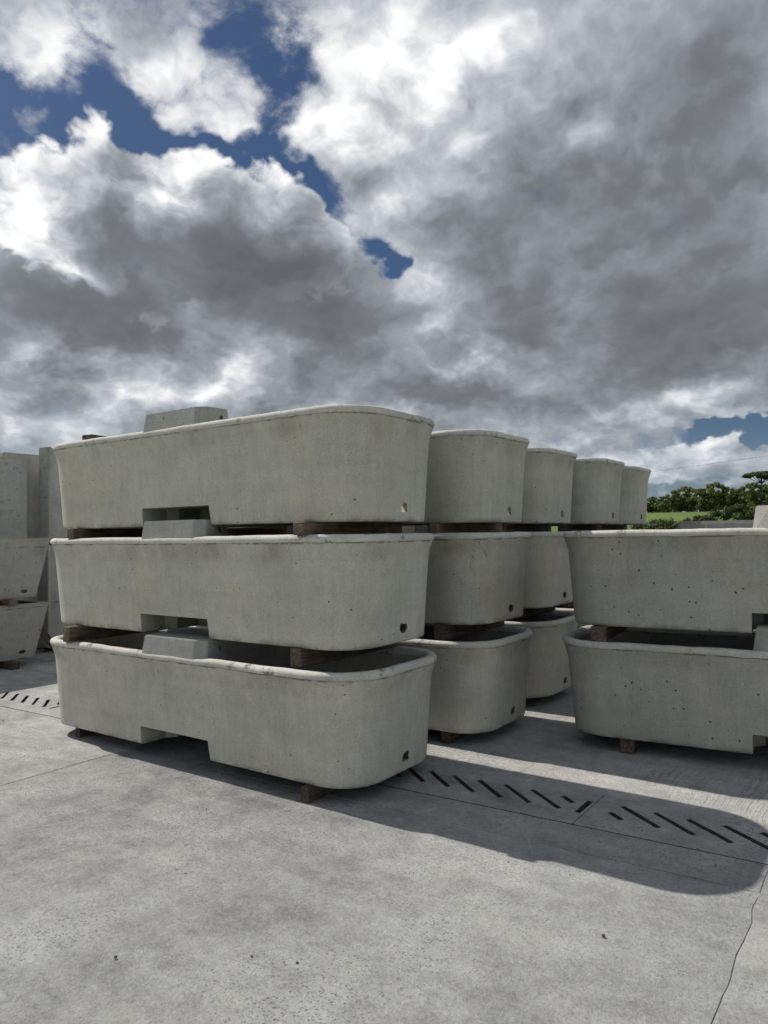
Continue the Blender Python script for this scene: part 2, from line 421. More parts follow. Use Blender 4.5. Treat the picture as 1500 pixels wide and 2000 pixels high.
def plain(name, col, rough=.8, nscale=20.0, amt=.3, metal=0.0):
    m, g, bs = new_mat(name)
    oc = g.n('ShaderNodeTexCoord').outputs['Object']
    n = g.noise(oc, nscale, 5, .6)
    c = g.v('SCALE', col, scale=g.m('MULTIPLY_ADD', g.m('SUBTRACT', n, .5), amt * 2, 1.0))
    link(g, c, bs.inputs['Base Color'])
    bs.inputs['Roughness'].default_value = rough
    bs.inputs['Metallic'].default_value = metal
    return m


def grass_mat():
    m, g, bs = new_mat('pasture_grass')
    oc = g.n('ShaderNodeTexCoord').outputs['Object']
    a = g.noise(oc, .02, 5, .6)
    b = g.noise(oc, .5, 5, .7)
    f = g.m('MULTIPLY_ADD', g.m('SUBTRACT', b, .5), .7, a)
    c = g.ramp(f, [(.25, (.05, .09, .014)), (.5, (.10, .165, .022)), (.8, (.16, .22, .045))])
    link(g, c, bs.inputs['Base Color'])
    bs.inputs['Roughness'].default_value = .9
    bp = g.n('ShaderNodeBump', {'Height': b, 'Strength': .6, 'Distance': .3})
    link(g, bp.outputs[0], bs.inputs['Normal'])
    return m


TINT = (1.0, .968, .835)
M_BASIN = cast_concrete('basin_concrete', TINT, .535, .9, .34, 0)
M_BASIN_ROUGH = cast_concrete('pitted_basin_concrete', (1.0, .975, .87), .435, 1.3, .34, 0)
M_INSIDE = cast_concrete('shade_inside_concrete', (1.0, .97, .88), .09, .5, 0, .3)  # inner concrete darkened: shade of the stack gaps put into the colour
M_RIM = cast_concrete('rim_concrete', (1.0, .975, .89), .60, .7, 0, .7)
M_BOX = cast_concrete('service_box_concrete', (1.0, .985, .93), .42, .8, 0, .15)
M_BUNK = cast_concrete('weathered_concrete', (1.0, .985, .92), .40, 1.3, .3, .35)
M_PANEL = cast_concrete('panel_concrete', (1.0, .985, .91), .47, .9, .3, .5)
M_YARD = [yard_concrete('yard_concrete', .345, 0.0, 3.1), yard_concrete('yard_concrete_smooth', .365, 0.0, 17.7),
          yard_concrete('yard_concrete_dusty', .44, .35, 29.3, (1.0, .985, .93))]
M_YARD_BACK = [yard_concrete('yard_concrete_brushed', .47, 1.0, 41.0, (1.0, .985, .93))]
M_DRAIN = yard_concrete('drain_concrete', .40, 0.0, 71.0)
M_JOINT = plain('joint_dirt', (.27, .265, .245), .95, 30, .4)
M_WOOD = wood('timber_old', (.030, .022, .016), (.21, .158, .112))
M_WOOD_PALE = wood('timber_pale', (.12, .085, .055), (.36, .26, .17))
M_CHANNEL = plain('drain_channel_shade', (.03, .03, .028), .95, 12, .3)  # near-black channel colour, paints the shade seen down the slots
M_SLOT = plain('slot_shade', (.085, .083, .076), .95, 25, .5)  # dark colour on slot sides stands in for shade
M_LEAF = foliage('broadleaf', (.055, .085, .018), (.145, .195, .042), (.25, .29, .085))
M_LEAF_DARK = foliage('dark_leaf', (.022, .040, .012), (.055, .085, .02), (.11, .14, .04))
M_BARK = plain('bark', (.10, .08, .06), .9, 8, .4)
M_GRASS = grass_mat()
M_WIRE = plain('wire', (.04, .04, .045), .5)
M_STEEL = plain('galvanised_steel', (.28, .29, .30), .5, 30, .15, .6)
M_STONE = plain('stone_chip', (.07, .066, .06), .9, 60, .5)


# ================================================================ object helpers
def mesh_obj(name, me, mat=None, parent=None, loc=None, rotz=None):
    o = bpy.data.objects.new(name, me)
    COL.objects.link(o)
    if mat is not None and not me.materials:
        me.materials.append(mat)
    if parent is not None:
        o.parent = parent
    if loc is not None:
        o.location = loc
    if rotz is not None:
        o.rotation_euler = (0, 0, rotz)
    return o


def tag(o, label=None, cat=None, group=None, kind=None):
    if label:
        o['label'] = label
    if cat:
        o['category'] = cat
    if group:
        o['group'] = group
    if kind:
        o['kind'] = kind
    return o


def thing(name, label, cat, loc=(0, 0, 0), rotz=0.0, group=None):
    o = bpy.data.objects.new(name, None)
    COL.objects.link(o)
    o.empty_display_size = .2
    o.location = loc
    o.rotation_euler = (0, 0, rotz)
    return tag(o, label, cat, group)


def bm_mesh(bm, name, smooth_deg=None):
    me = bpy.data.meshes.new(name)
    bmesh.ops.recalc_face_normals(bm, faces=bm.faces[:])
    if smooth_deg is not None:
        for f in bm.faces:
            f.smooth = True
        for e in bm.edges:
            if len(e.link_faces) == 2:
                e.smooth = e.calc_face_angle(0) < R(smooth_deg)
    bm.to_mesh(me)
    bm.free()
    return me


def add_hexa(bm, lo, hi):
    """lo, hi: four (x,y,z) corners each, same winding"""
    vs = [bm.verts.new(c) for c in lo] + [bm.verts.new(c) for c in hi]
    bm.faces.new(vs[3::-1])
    bm.faces.new(vs[4:])
    for i in range(4):
        j = (i + 1) % 4
        bm.faces.new((vs[i], vs[j], vs[4 + j], vs[4 + i]))
    return vs


def add_box(bm, x0, x1, y0, y1, z0, z1):
    return add_hexa(bm, [(x0, y0, z0), (x1, y0, z0), (x1, y1, z0), (x0, y1, z0)],
                    [(x0, y0, z1), (x1, y0, z1), (x1, y1, z1), (x0, y1, z1)])


def add_prism(bm, poly, z0, z1, top=None):
    top = top or poly
    lo = [bm.verts.new((x, y, z0)) for x, y in poly]
    hi = [bm.verts.new((x, y, z1)) for x, y in top]
    n = len(poly)
    bm.faces.new(lo[::-1])
    bm.faces.new(hi)
    for i in range(n):
        j = (i + 1) % n
        bm.faces.new((lo[i], lo[j], hi[j], hi[i]))


def add_tube(bm, pts, rad, seg=6):
    rings = []
    for i, p in enumerate(pts):
        p = Vector(p)
        d = (Vector(pts[min(i + 1, len(pts) - 1)]) - Vector(pts[max(i - 1, 0)])).normalized()
        a = d.orthogonal().normalized()
        b = d.cross(a)
        r = rad[i] if isinstance(rad, (list, tuple)) else rad
        rings.append([bm.verts.new(p + a * r * math.cos(t) + b * r * math.sin(t))
                      for t in [2 * math.pi * k / seg for k in range(seg)]])
    for i in range(len(rings) - 1):
        # align the next ring to this one to avoid twisting
        A, B = rings[i], rings[i + 1]
        k0 = min(range(seg), key=lambda k: (B[k].co - A[0].co).length)
        B = B[k0:] + B[:k0]
        if (B[1].co - A[1].co).length > (B[-1].co - A[1].co).length:
            B = [B[0]] + B[:0:-1]
        rings[i + 1] = B
        for k in range(seg):
            bm.faces.new((A[k], A[(k + 1) % seg], B[(k + 1) % seg], B[k]))
    bm.faces.new(rings[0])
    bm.faces.new(rings[-1])


def boolean(me, cutters):
    """cutters: list of (mesh, 'UNION' | 'DIFFERENCE'); returns the finished mesh"""
    o = bpy.data.objects.new('tmp', me)
    COL.objects.link(o)
    tmp = []
    for cme, op in cutters:
        c = bpy.data.objects.new('tmpc', cme)
        COL.objects.link(c)
        tmp.append(c)
        md = o.modifiers.new('b', 'BOOLEAN')
        md.object = c
        md.operation = op
        md.solver = 'EXACT'
    bpy.context.view_layer.update()
    dg = bpy.context.evaluated_depsgraph_get()
    res = bpy.data.meshes.new_from_object(o.evaluated_get(dg))
    for x in tmp + [o]:
        bpy.data.objects.remove(x)
    return res


# ================================================================ the troughs
T_L, T_W, T_R, T_H = 3.01, .925, .26, .655
PROFILE = [  # (outward offset from the foot outline, height)
    (-.016, .0), (-.006, .004), (.0, .014), (.010, .14), (.020, .27), (.030, .40), (.039, .505), (.043, .528), (.050, .556),
    (.060, .584), (.0685, .6065), (.0665, .6105), (.0725, .6135), (.0770, .626), (.0750, .638), (.0680, .648), (.0570, .6535), (.045, .655),
    (.030, .6535), (.017, .648), (.006, .637), (-.003, .622), (-.008, .6115), (-.028, .50), (-.050, .34), (-.075, .19), (-.095, .095),
    (-.13, .056), (-.18, .045)]


def ring(o, L, W, r0, nc=10, nl=44, ns=10):
    a, b, r = L / 2 + o, W / 2 + o, r0 + o
    pts = []
    cs = [(a - r, -b + r, -90), (a - r, b - r, 0), (-a + r, b - r, 90), (-a + r, -b + r, 180)]
    for i, (cx, cy, a0) in enumerate(cs):
        arc = [(cx + r * math.cos(R(a0 + 90 * k / nc)), cy + r * math.sin(R(a0 + 90 * k / nc))) for k in range(nc + 1)]
        pts += arc
        nx, ny, na = cs[(i + 1) % 4]
        q = (nx + r * math.cos(R(na)), ny + r * math.sin(R(na)))
        n = ns if i % 2 == 0 else nl
        for k in range(1, n):
            t = k / n
            pts.append((arc[-1][0] * (1 - t) + q[0] * t, arc[-1][1] * (1 - t) + q[1] * t))
    return pts


def make_trough_meshes(seed, notch=(-.337, .367), hole=1, mirrored=False):
    rs = random.Random(seed)
    sv = Vector((seed * 7.7, seed * 3.1, seed * 1.9))
    bm = bmesh.new()
    rings = []
    for o, z in PROFILE:
        rg = []
        for x, y in ring(o, T_L, T_W, T_R):
            rg.append(bm.verts.new((x, y, z)))
        rings.append(rg)
    n = len(rings[0])
    for A, B in zip(rings, rings[1:]):
        for k in range(n):
            bm.faces.new((A[k], A[(k + 1) % n], B[(k + 1) % n], B[k]))
    bm.faces.new(rings[0][::-1])
    bm.faces.new(rings[-1])
    # hand-made unevenness
    for v in bm.verts:
        q = v.co * 2.1 + sv
        amp = .0035 + (.0035 if .61 < v.co.z else 0)
        d = Vector((mnoise.noise(q), mnoise.noise(q + Vector((31, 7, 3))), .6 * mnoise.noise(q * 1.7 + Vector((5, 47, 9)))))
        if v.co.z < .02:
            d.z = 0
        v.co += d * amp
        if v.co.z > .6:
            v.co.z += .0022 * mnoise.noise(v.co * 13 + sv)
            ch = max(0.0, mnoise.noise(v.co * 7.5 + sv * 1.3) - .42)          # knocked edges
            v.co.z -= .022 * ch
            v.co.x -= .03 * ch * (1 if v.co.x > 0 else -1) * (abs(v.co.x) > T_L / 2 - .2)
            v.co.y -= .03 * ch * (1 if v.co.y > 0 else -1)
    me = bm_mesh(bm, 'basin')
    # housing over the stacking recess, then the recess, then the drain hole
    f = -T_W / 2
    n0, n1 = notch
    bm = bmesh.new()
    add_box(bm, n0 - .07, n1 + .07, f + .035, f + .52, .03, .185)
    blk = bm_mesh(bm, 'blk')
    bm = bmesh.new()
    poly = [(n0, f - .2), (n1, f - .2), (n1, f + .20), (n1 - .06, f + .26), (n1 - .06, f + .45), (n0 + .06, f + .45), (n0 + .06, f + .26), (n0, f + .20)]
    top = [(x + (.004 if x < (n0 + n1) / 2 else -.020), y) for x, y in poly]
    add_prism(bm, poly, -.04, .128, top)
    cut = bm_mesh(bm, 'cut')
    cutters = [(blk, 'UNION'), (cut, 'DIFFERENCE')]
    if hole:
        bm = bmesh.new()
        k = 11
        jit = [1 + rs.uniform(-.28, .25) for _ in range(k)]
        ends = []
        for x, cy, rr in ((T_L / 2 - .16, .16, .055), (T_L / 2 + .03, .02, .033)):   # splays inwards
            ends.append([bm.verts.new((hole * x, cy + rr * jit[i] * math.cos(2 * math.pi * i / k),
                                       max(.053, .086 + rr * jit[i] * math.sin(2 * math.pi * i / k)))) for i in range(k)])
        bm.faces.new(ends[0])
        bm.faces.new(ends[1][::-1])
        for i in range(k):
            j = (i + 1) % k
            bm.faces.new((ends[0][i], ends[1][i], ends[1][j], ends[0][j]))
        cutters.append((bm_mesh(bm, 'hole'), 'DIFFERENCE'))
    me = boolean(me, cutters)
    bm = bmesh.new()
    bm.from_mesh(me)
    bmesh.ops.remove_doubles(bm, verts=bm.verts[:], dist=.0004)
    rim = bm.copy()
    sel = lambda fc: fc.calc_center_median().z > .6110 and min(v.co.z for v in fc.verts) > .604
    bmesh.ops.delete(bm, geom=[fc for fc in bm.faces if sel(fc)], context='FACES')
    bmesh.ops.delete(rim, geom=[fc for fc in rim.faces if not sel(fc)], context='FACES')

    def finish(b, name, deg):
        for fc in b.faces:
            fc.smooth = True
        for e in b.edges:
            e.smooth = not (len(e.link_faces) == 2 and e.calc_face_angle(0) > R(deg))
        m2 = bpy.data.meshes.new(name)
        b.to_mesh(m2)
        b.free()
        m2.materials.clear()
        return m2
    for fc in bm.faces:          # inside walls and floor get the concrete darkened to paint in shade
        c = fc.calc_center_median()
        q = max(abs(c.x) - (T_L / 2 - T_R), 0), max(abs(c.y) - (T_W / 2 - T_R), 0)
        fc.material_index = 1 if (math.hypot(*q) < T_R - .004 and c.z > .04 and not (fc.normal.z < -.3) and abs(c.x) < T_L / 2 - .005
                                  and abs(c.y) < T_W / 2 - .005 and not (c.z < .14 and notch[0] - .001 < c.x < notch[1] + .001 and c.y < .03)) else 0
    basin = finish(bm, 'basin', 22)
    rimm = finish(rim, 'rim', 50)
    # service box standing up through the rim at the front
    bm = bmesh.new()
    fr = f - .072
    b0, b1 = (-.225, .305) if mirrored else (-.245, .285)
    plan = [(b0, fr), (b1, fr), (b1 + .085, fr + .045), (b1 + .085, fr + .24), (b0, fr + .24)]
    topp = [(b0 + .030, fr + .008), (b1 + .010, fr + .008), (b1 + .078, fr + .050), (b1 + .072, fr + .225), (b0 + .030, fr + .225)]
    if mirrored:      # mirrored mould: splayed cheek on the left
        plan = [(b0, fr), (b1, fr), (b1, fr + .24), (b0 - .105, fr + .24), (b0 - .105, fr + .06)]
        topp = [(b0 + .010, fr + .008), (b1 - .02, fr + .008), (b1 - .02, fr + .225), (b0 - .075, fr + .225), (b0 - .075, fr + .072)]
    add_prism(bm, plan, .612, .795 if mirrored else .762, topp)
    bmesh.ops.bevel(bm, geom=bm.edges[:], offset=.005, segments=2, affect='EDGES')
    inner = [(b0 + .05, f + .02), (b1 + .02, f + .02), (b1 + .05, fr + .22), (b0 + .05, fr + .22)]
    add_prism(bm, inner, .17, .62)
    for v in bm.verts:
        v.co += Vector((mnoise.noise(v.co * 6 + sv), mnoise.noise(v.co * 5 + sv), mnoise.noise(v.co * 7 + sv))) * .003
    sb = bm_mesh(bm, 'service_box')
    # inlet hole in its end
    bm = bmesh.new()
    add_tube(bm, [(b1 - .05, fr + .165, .700), (b1 + .15, fr + .165, .700)], .017, 12)
    sb = boolean(sb, [(bm_mesh(bm, 'inlet'), 'DIFFERENCE')])
    return basin, rimm, sb


def build_trough(meshes, label, loc, rotz, basin_mat, group):
    t = thing('concrete_trough', label, 'trough', loc, rotz, group)
    bas, rim, sb = meshes
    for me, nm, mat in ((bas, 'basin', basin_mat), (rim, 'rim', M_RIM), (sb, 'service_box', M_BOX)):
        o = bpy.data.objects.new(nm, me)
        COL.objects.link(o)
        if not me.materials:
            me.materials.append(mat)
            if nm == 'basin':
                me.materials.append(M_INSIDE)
        o.parent = t
    return t


timber_count = [0]


def timber(loc, size, label, rotz=0.0, mat=None, group=None):
    """loc = centre of the underside; size = (width, length, height), length along local Y"""
    wx, ly, hz = size
    rs = random.Random(timber_count[0] * 13 + 5)
    timber_count[0] += 1
    bm = bmesh.new()
    ny = 8
    rings = []
    for i in range(ny + 1):
        y = -ly / 2 + ly * i / ny
        rings.append([bm.verts.new((sx * wx / 2 + rs.uniform(-.002, .002), y + rs.uniform(-.002, .002),
                                    (0 if sz < 0 else hz))) for sx, sz in ((-1, -1), (1, -1), (1, 1), (-1, 1))])
    for A, B in zip(rings, rings[1:]):
        for k in range(4):
            bm.faces.new((A[k], A[(k + 1) % 4], B[(k + 1) % 4], B[k]))
    bm.faces.new(rings[0])
    bm.faces.new(rings[-1][::-1])
    bmesh.ops.recalc_face_normals(bm, faces=bm.faces[:])
    ed = [e for e in bm.edges if len(e.link_faces) == 2 and e.calc_face_angle(0) > R(50)]
    bmesh.ops.bevel(bm, geom=ed, offset=.004, segments=1, affect='EDGES')
    me = bm_mesh(bm, 'timber')
    o = mesh_obj('timber_bearer', me, mat or M_WOOD, None, loc, rotz)
    return tag(o, label, 'timber', group)


# ================================================================ ground: terrain, yard slabs, slotted drain
def terrain_z(x, y):
    r = math.hypot(x, y)
    t = min(max((r - 38) / 200, 0), 1)
    z = 7.0 * (t * t * (3 - 2 * t)) * .55 + 7.0 * t * .45
    z += .6 * t * mnoise.noise(Vector((x * .02, y * .02, 0)))
    if r > 300:
        z -= (r - 300) * .004
    z -= .05
    # sunk below the concrete yard
    d = max(-24.5 - x, x - 13.5, -9.5 - y, y - 23.5)
    if d < 0:
        z = min(z, -.05 + max(d, -.7))
    return z


bm = bmesh.new()
rads = [0, 3, 6, 9, 12, 15, 18, 21, 24, 27, 30, 34, 38, 43, 49, 56, 64, 73, 83, 95, 110, 128, 150, 175, 205, 235, 270, 320, 400, 520, 700, 1000, 1600]
NA = 120
prev = None
cen = bm.verts.new((0, 0, terrain_z(0, 0)))
for rr in rads[1:]:
    cur = [bm.verts.new((rr * math.cos(2 * math.pi * k / NA), rr * math.sin(2 * math.pi * k / NA),
                         terrain_z(rr * math.cos(2 * math.pi * k / NA), rr * math.sin(2 * math.pi * k / NA)))) for k in range(NA)]
    for k in range(NA):
        j = (k + 1) % NA
        if prev is None:
            bm.faces.new((cen, cur[k], cur[j]))
        else:
            bm.faces.new((prev[k], cur[k], cur[j], prev[j]))
    prev = cur
ter = mesh_obj('grass_field', bm_mesh(bm, 'grass_field', 60), M_GRASS)
tag(ter, kind='structure')

# drain line: y at a given x (the drain runs a touch askew to the troughs)
DS = .040
def drain_y(x):
    return 3.935 + (x + 1.5) * DS
D0, D1 = -.265, .235          # near and far edge of the drain covers, measured from the centre line

YX0, YX1, YY0, YY1 = -25.0, 14.0, -10.0, 24.0
bm = bmesh.new()
def strip(bm, pts):
    bm.faces.new([bm.verts.new(p) for p in pts])
zb = -.0055
strip(bm, [(YX0, YY0, zb), (YX1, YY0, zb), (YX1, drain_y(YX1) + D0, zb), (YX0, drain_y(YX0) + D0, zb)])
strip(bm, [(YX0, drain_y(YX0) + D1, zb), (YX1, drain_y(YX1) + D1, zb), (YX1, YY1, zb), (YX0, YY1, zb)])
strip(bm, [(YX0, drain_y(YX0) + D0, -.35), (YX1, drain_y(YX1) + D0, -.35), (YX1, drain_y(YX1) + D1, -.35), (YX0, drain_y(YX0) + D1, -.35)])
for d in (D0, D1):
    strip(bm, [(YX0, drain_y(YX0) + d, zb), (YX1, drain_y(YX1) + d, zb), (YX1, drain_y(YX1) + d, -.35), (YX0, drain_y(YX0) + d, -.35)])
yme = bm_mesh(bm, 'yard_ground')
yme.materials.append(M_JOINT)
yme.materials.append(M_CHANNEL)
for fc in yme.polygons:
    if fc.center.z < zb - .05:
        fc.material_index = 1
yard = mesh_obj('yard_ground', yme)
tag(yard, kind='structure')


def wander(x, y):
    """how far a joint strays from straight"""
    if x != -.53:
        return 0.0
    return .030 * mnoise.noise(Vector((x, y * 1.7, 3.3))) + .012 * mnoise.noise(Vector((x, y * 7.0, 9.1)))


def slab(x0, x1, yf0, yf1, z, mat, gap=.0012, seed=0, gl=None, gr=None):
    """a bay of concrete; yf0/yf1 give the y of the near and far edge at x; edges are slightly ragged"""
    bm = bmesh.new()
    rs = random.Random(seed)
    a, b = x0 + (gl or gap), x1 - (gr or gap)
    n = 120
    ys0, ys1 = yf0(a) + gap, yf1(a) - gap
    per = []
    j = lambda: rs.uniform(-.002, .002)
    for k in range(n):
        x = a + (b - a) * k / n
        per.append((x, yf0(x) + gap + j()))
    for k in range(n):
        t = k / n
        yy = (yf0(b) + gap) * (1 - t) + (yf1(b) - gap) * t
        per.append((b + wander(x1, yy) + .5 * j(), yy))
    for k in range(n):
        x = b - (b - a) * k / n
        per.append((x, yf1(x) - gap + j()))
    for k in range(n):
        t = k / n
        yy = (yf1(a) - gap) * (1 - t) + (yf0(a) + gap) * t
        per.append((a + wander(x0, yy) + .5 * j(), yy))
    lo = [bm.verts.new((x, y, zb - .0005)) for x, y in per]
    mid = [bm.verts.new((x, y, z - .003)) for x, y in per]
    cx, cy = (a + b) / 2, (ys0 + ys1) / 2
    hi = []
    for x, y in per:
        d = Vector((cx - x, cy - y)).normalized() * .003
        hi.append(bm.verts.new((x + d.x, y + d.y, z)))
    N = len(per)
    for A, B in ((lo, mid), (mid, hi)):
        for k in range(N):
            q = (k + 1) % N
            bm.faces.new((A[k], A[q], B[q], B[k]))
    bm.faces.new(hi)
    me = bm_mesh(bm, 'concrete_slab')
    return mesh_obj('concrete_slab', me, mat, yard)


JX = [YX0, -20.6, -16.6, -12.6, -8.58, -4.56, -.53, 3.5, 7.5, YX1]
near = lambda x: drain_y(x) + D0
mar = lambda x: drain_y(x) + D0 - .30          # a narrow made-up strip along the drain
far = lambda x: drain_y(x) + D1
k = 0
for a, b in zip(JX, JX[1:]):
    k += 1
    m0 = M_YARD[1] if a >= -.6 else (M_YARD[0] if a > -5 else M_YARD[2])
    g0 = .0012 if a == -.53 else .0012
    g1 = .0012
    slab(a, b, lambda x: -3.0, mar, 0.0 - (.0015 if k % 2 == 0 else 0), m0, .0012, k, g0, g1)
    slab(a, b, lambda x: YY0, lambda x: -3.0, -.002, m0, .0012, 40 + k)
    slab(a, b, mar, near, -.001, M_YARD[2] if a < -5 else M_YARD[k % 2], .0012, 80 + k)
    slab(a, b, far, lambda x: 11.0, -.001 + .001 * (k % 2), M_YARD_BACK[0], .002, 120 + k)
    slab(a, b, lambda x: 11.0, lambda x: YY1, -.002, M_YARD_BACK[0], .002, 160 + k)


def drain_cover(x0, x1, slots, seed):
    """precast cover with slanting through slots"""
    bm = bmesh.new()
    rs = random.Random(seed)
    g = .0022

    def loop(pts):
        vs = [bm.verts.new((x, y, 0)) for x, y in pts]
        return [bm.edges.new((vs[i], vs[(i + 1) % len(vs)])) for i in range(len(vs))]
    ed = loop([(x0 + g, drain_y(x0) + D0 + g), (x1 - g, drain_y(x1) + D0 + g), (x1 - g, drain_y(x1) + D1 - g), (x0 + g, drain_y(x0) + D1 - g)])
    for (ax, ay, bx, by, wd) in slots:
        a, b = Vector((ax, ay)), Vector((bx, by))
        d = (b - a).normalized()
        nrm = Vector((-d.y, d.x)) * wd / 2
        pts = []
        nseg = 4
        for s, seq in ((1, range(nseg + 1)), (-1, range(nseg, -1, -1))):
            for i in seq:
                p = a.lerp(b, i / nseg) + nrm * s * (1 + rs.uniform(-.12, .12))
                pts.append((p.x, p.y))
        ed += loop(pts)
    bmesh.ops.triangle_fill(bm, edges=ed, use_beauty=True, use_dissolve=False)
    # thickness
    ret = bmesh.ops.extrude_face_region(bm, geom=bm.faces[:])
    for v in [v for v in ret['geom'] if isinstance(v, bmesh.types.BMVert)]:
        v.co.z -= .07
    me = bm_mesh(bm, 'drain_cover')
    me.materials.append(M_DRAIN)
    me.materials.append(M_SLOT)      # slot sides coloured dark, as if in deep shade
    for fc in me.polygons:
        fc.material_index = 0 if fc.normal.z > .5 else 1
    return mesh_obj('drain_cover', me, M_DRAIN, yard, (0, 0, .0015))


DL = 2.3825
JD = [-1.445 + DL * i for i in range(-5, 4)]
k = 0
for a, b in zip(JD, JD[1:]):
    k += 1
    rs = random.Random(k)
    sl = []
    c = drain_y(a + .15)
    sl.append((a + .109, c - .012, a + .195, c - .080, .032))              # short slot at the start of each length
    for i in range(12):
        x = a + .145 + i * .1695
        jw = rs.uniform(-.006, .006)
        sl.append((x - .008, drain_y(x) + .108 + jw, x + .236, drain_y(x + .23) - .092 + jw, .031 + rs.uniform(-.003, .003)))
    c = drain_y(b - .15)
    sl.append((b - .195, c + .100, b - .105, c + .032, .032))
    c = drain_y(b)
    sl.append((b - .036, c - .100, b - .034, c + .100, .032))             # open joint to the next length
    drain_cover(a, b, sl, k)
for a, b in ((YX0, JD[0]), (JD[-1], YX1)):
    drain_cover(a, b, [], 99)

# ================================================================ trough stacks
VAR = [make_trough_meshes(s) for s in (1, 2, 3)]
VAR_R = [make_trough_meshes(s, notch=(-.345, .355), hole=0, mirrored=True) for s in (4, 5)]
ORD = {1: 'nearest', 2: 'second', 3: 'third', 4: 'fourth', 5: 'fifth and farthest'}
LVL = ['bottom', 'middle', 'top']
ZB = [.085, .850, 1.576]
STACKS = {  # right end of the foot, front of the foot, per-level shift (dx, dy)
    1: (-2.485, 3.190, [(0, 0), (-.01, .01), (0, .02)]),
    2: (-2.44, 4.565, [(0, 0), (0, .0), (.012, -.02)]),
    3: (-2.535, 5.840, [(0, 0), (.01, 0), (-.005, .02)]),
    4: (-2.480, 7.090, [(0, 0), (0, 0), (0, 0)]),
    5: (-2.520, 8.230, [(0, 0), (0, 0), (0, 0)])}
vi = 0
for s, (xr, yf, sh) in STACKS.items():
    for l in range(3):
        dx, dy = sh[l]
        cx, cy = xr - T_L / 2 + dx, yf + T_W / 2 + dy
        where = {1: 'in the nearest stack on the left', 2: 'in the second stack of the row', 3: 'in the third stack of the row',
                 4: 'in the fourth stack of the row', 5: 'in the fifth stack, farthest along the row'}[s]
        build_trough(VAR[vi % 3], f'{LVL[l]} grey concrete water trough {where}', (cx, cy, ZB[l]), R([0, .15, -.2][l] if s > 1 else 0),
                     M_BASIN, 'troughs stacked three high')
        vi += 1
    # bearers under each trough
    gaps = [(0.0, ZB[0]), (ZB[0] + T_H, ZB[1]), (ZB[1] + T_H, ZB[2])]
    for l, (z0, z1) in enumerate(gaps):
        sink = 0 if l == 0 else .002
        place = ['on the ground under', 'between the bottom and middle troughs of', 'between the middle and top troughs of'][l]
        st = f'the {ORD[s]} stack'
        for side in (0, 1):
            if s == 1:
                px = [(-5.16, -2.805), (-5.085, -2.895), (-5.09, -2.785)][l][side]
                wd = [(.05, .055), (.085, .085), (.085, .085)][l][side]
                y0 = [(3.235, 3.15), (3.10, 3.19), (3.13, 3.10)][l][side]
            else:
                px = xr - (2.62 if side == 0 else .30) - .02 * l
                wd = .075
                y0 = yf + [.02, -.03, -.02][l]
            ln = 1.02 if s > 1 else .98
            mat = M_WOOD_PALE if (s == 2 and l == 2) else M_WOOD
            lab = f'{"wooden" if mat is M_WOOD else "pale wooden"} bearer {place} {st}, {"left" if side == 0 else "right"} end'
            timber((px, y0 + ln / 2, z0 - sink), (wd, ln, z1 - z0 + sink + (.001 if l else 0)), lab, R(random.Random(s * 9 + l * 3 + side).uniform(-1, 1)), mat, 'timber bearers under the troughs')

# right-hand pair, turned a little towards the camera
RT = R(6.0)
PIV = Vector((-1.975, 4.960))
def rloc(lx, ly):
    """from the left front corner of the foot, along the trough and across it"""
    return (PIV.x + lx * math.cos(RT) - ly * math.sin(RT), PIV.y + lx * math.sin(RT) + ly * math.cos(RT))
RZ = [.100, .852]
for l in range(2):
    x, y = rloc(T_L / 2 + .015 * l, T_W / 2)
    build_trough(VAR_R[l], ['bottom pitted concrete trough of the two-high stack on the right, stained rim',
                            'top pitted concrete trough of the two-high stack on the right, sunlit rim'][l],
                 (x, y, RZ[l]), RT, M_BASIN_ROUGH, 'troughs stacked two high')
for l, (z0, z1) in enumerate(((0.0, RZ[0]), (RZ[0] + T_H - .002, RZ[1] + .001))):
    for side, lx in enumerate((.40 if l == 0 else .24, 2.6)):
        x, y = rloc(lx, .52 if l == 0 else .44)
        timber((x, y, z0), (.09 if l == 0 else .10, .98, z1 - z0),
               f'wooden bearer {["on the ground under", "between the two troughs of"][l]} the right-hand stack, {"left" if side == 0 else "right"} end',
               RT, M_WOOD, 'timber bearers under the troughs')
# loose end of timber lying across the far rim of the top left trough
timber((-5.03, 3.66, ZB[2] + T_H - .001), (.10, .95, .045), 'short dark timber lying on top of the nearest stack, far left corner', R(8), M_WOOD)


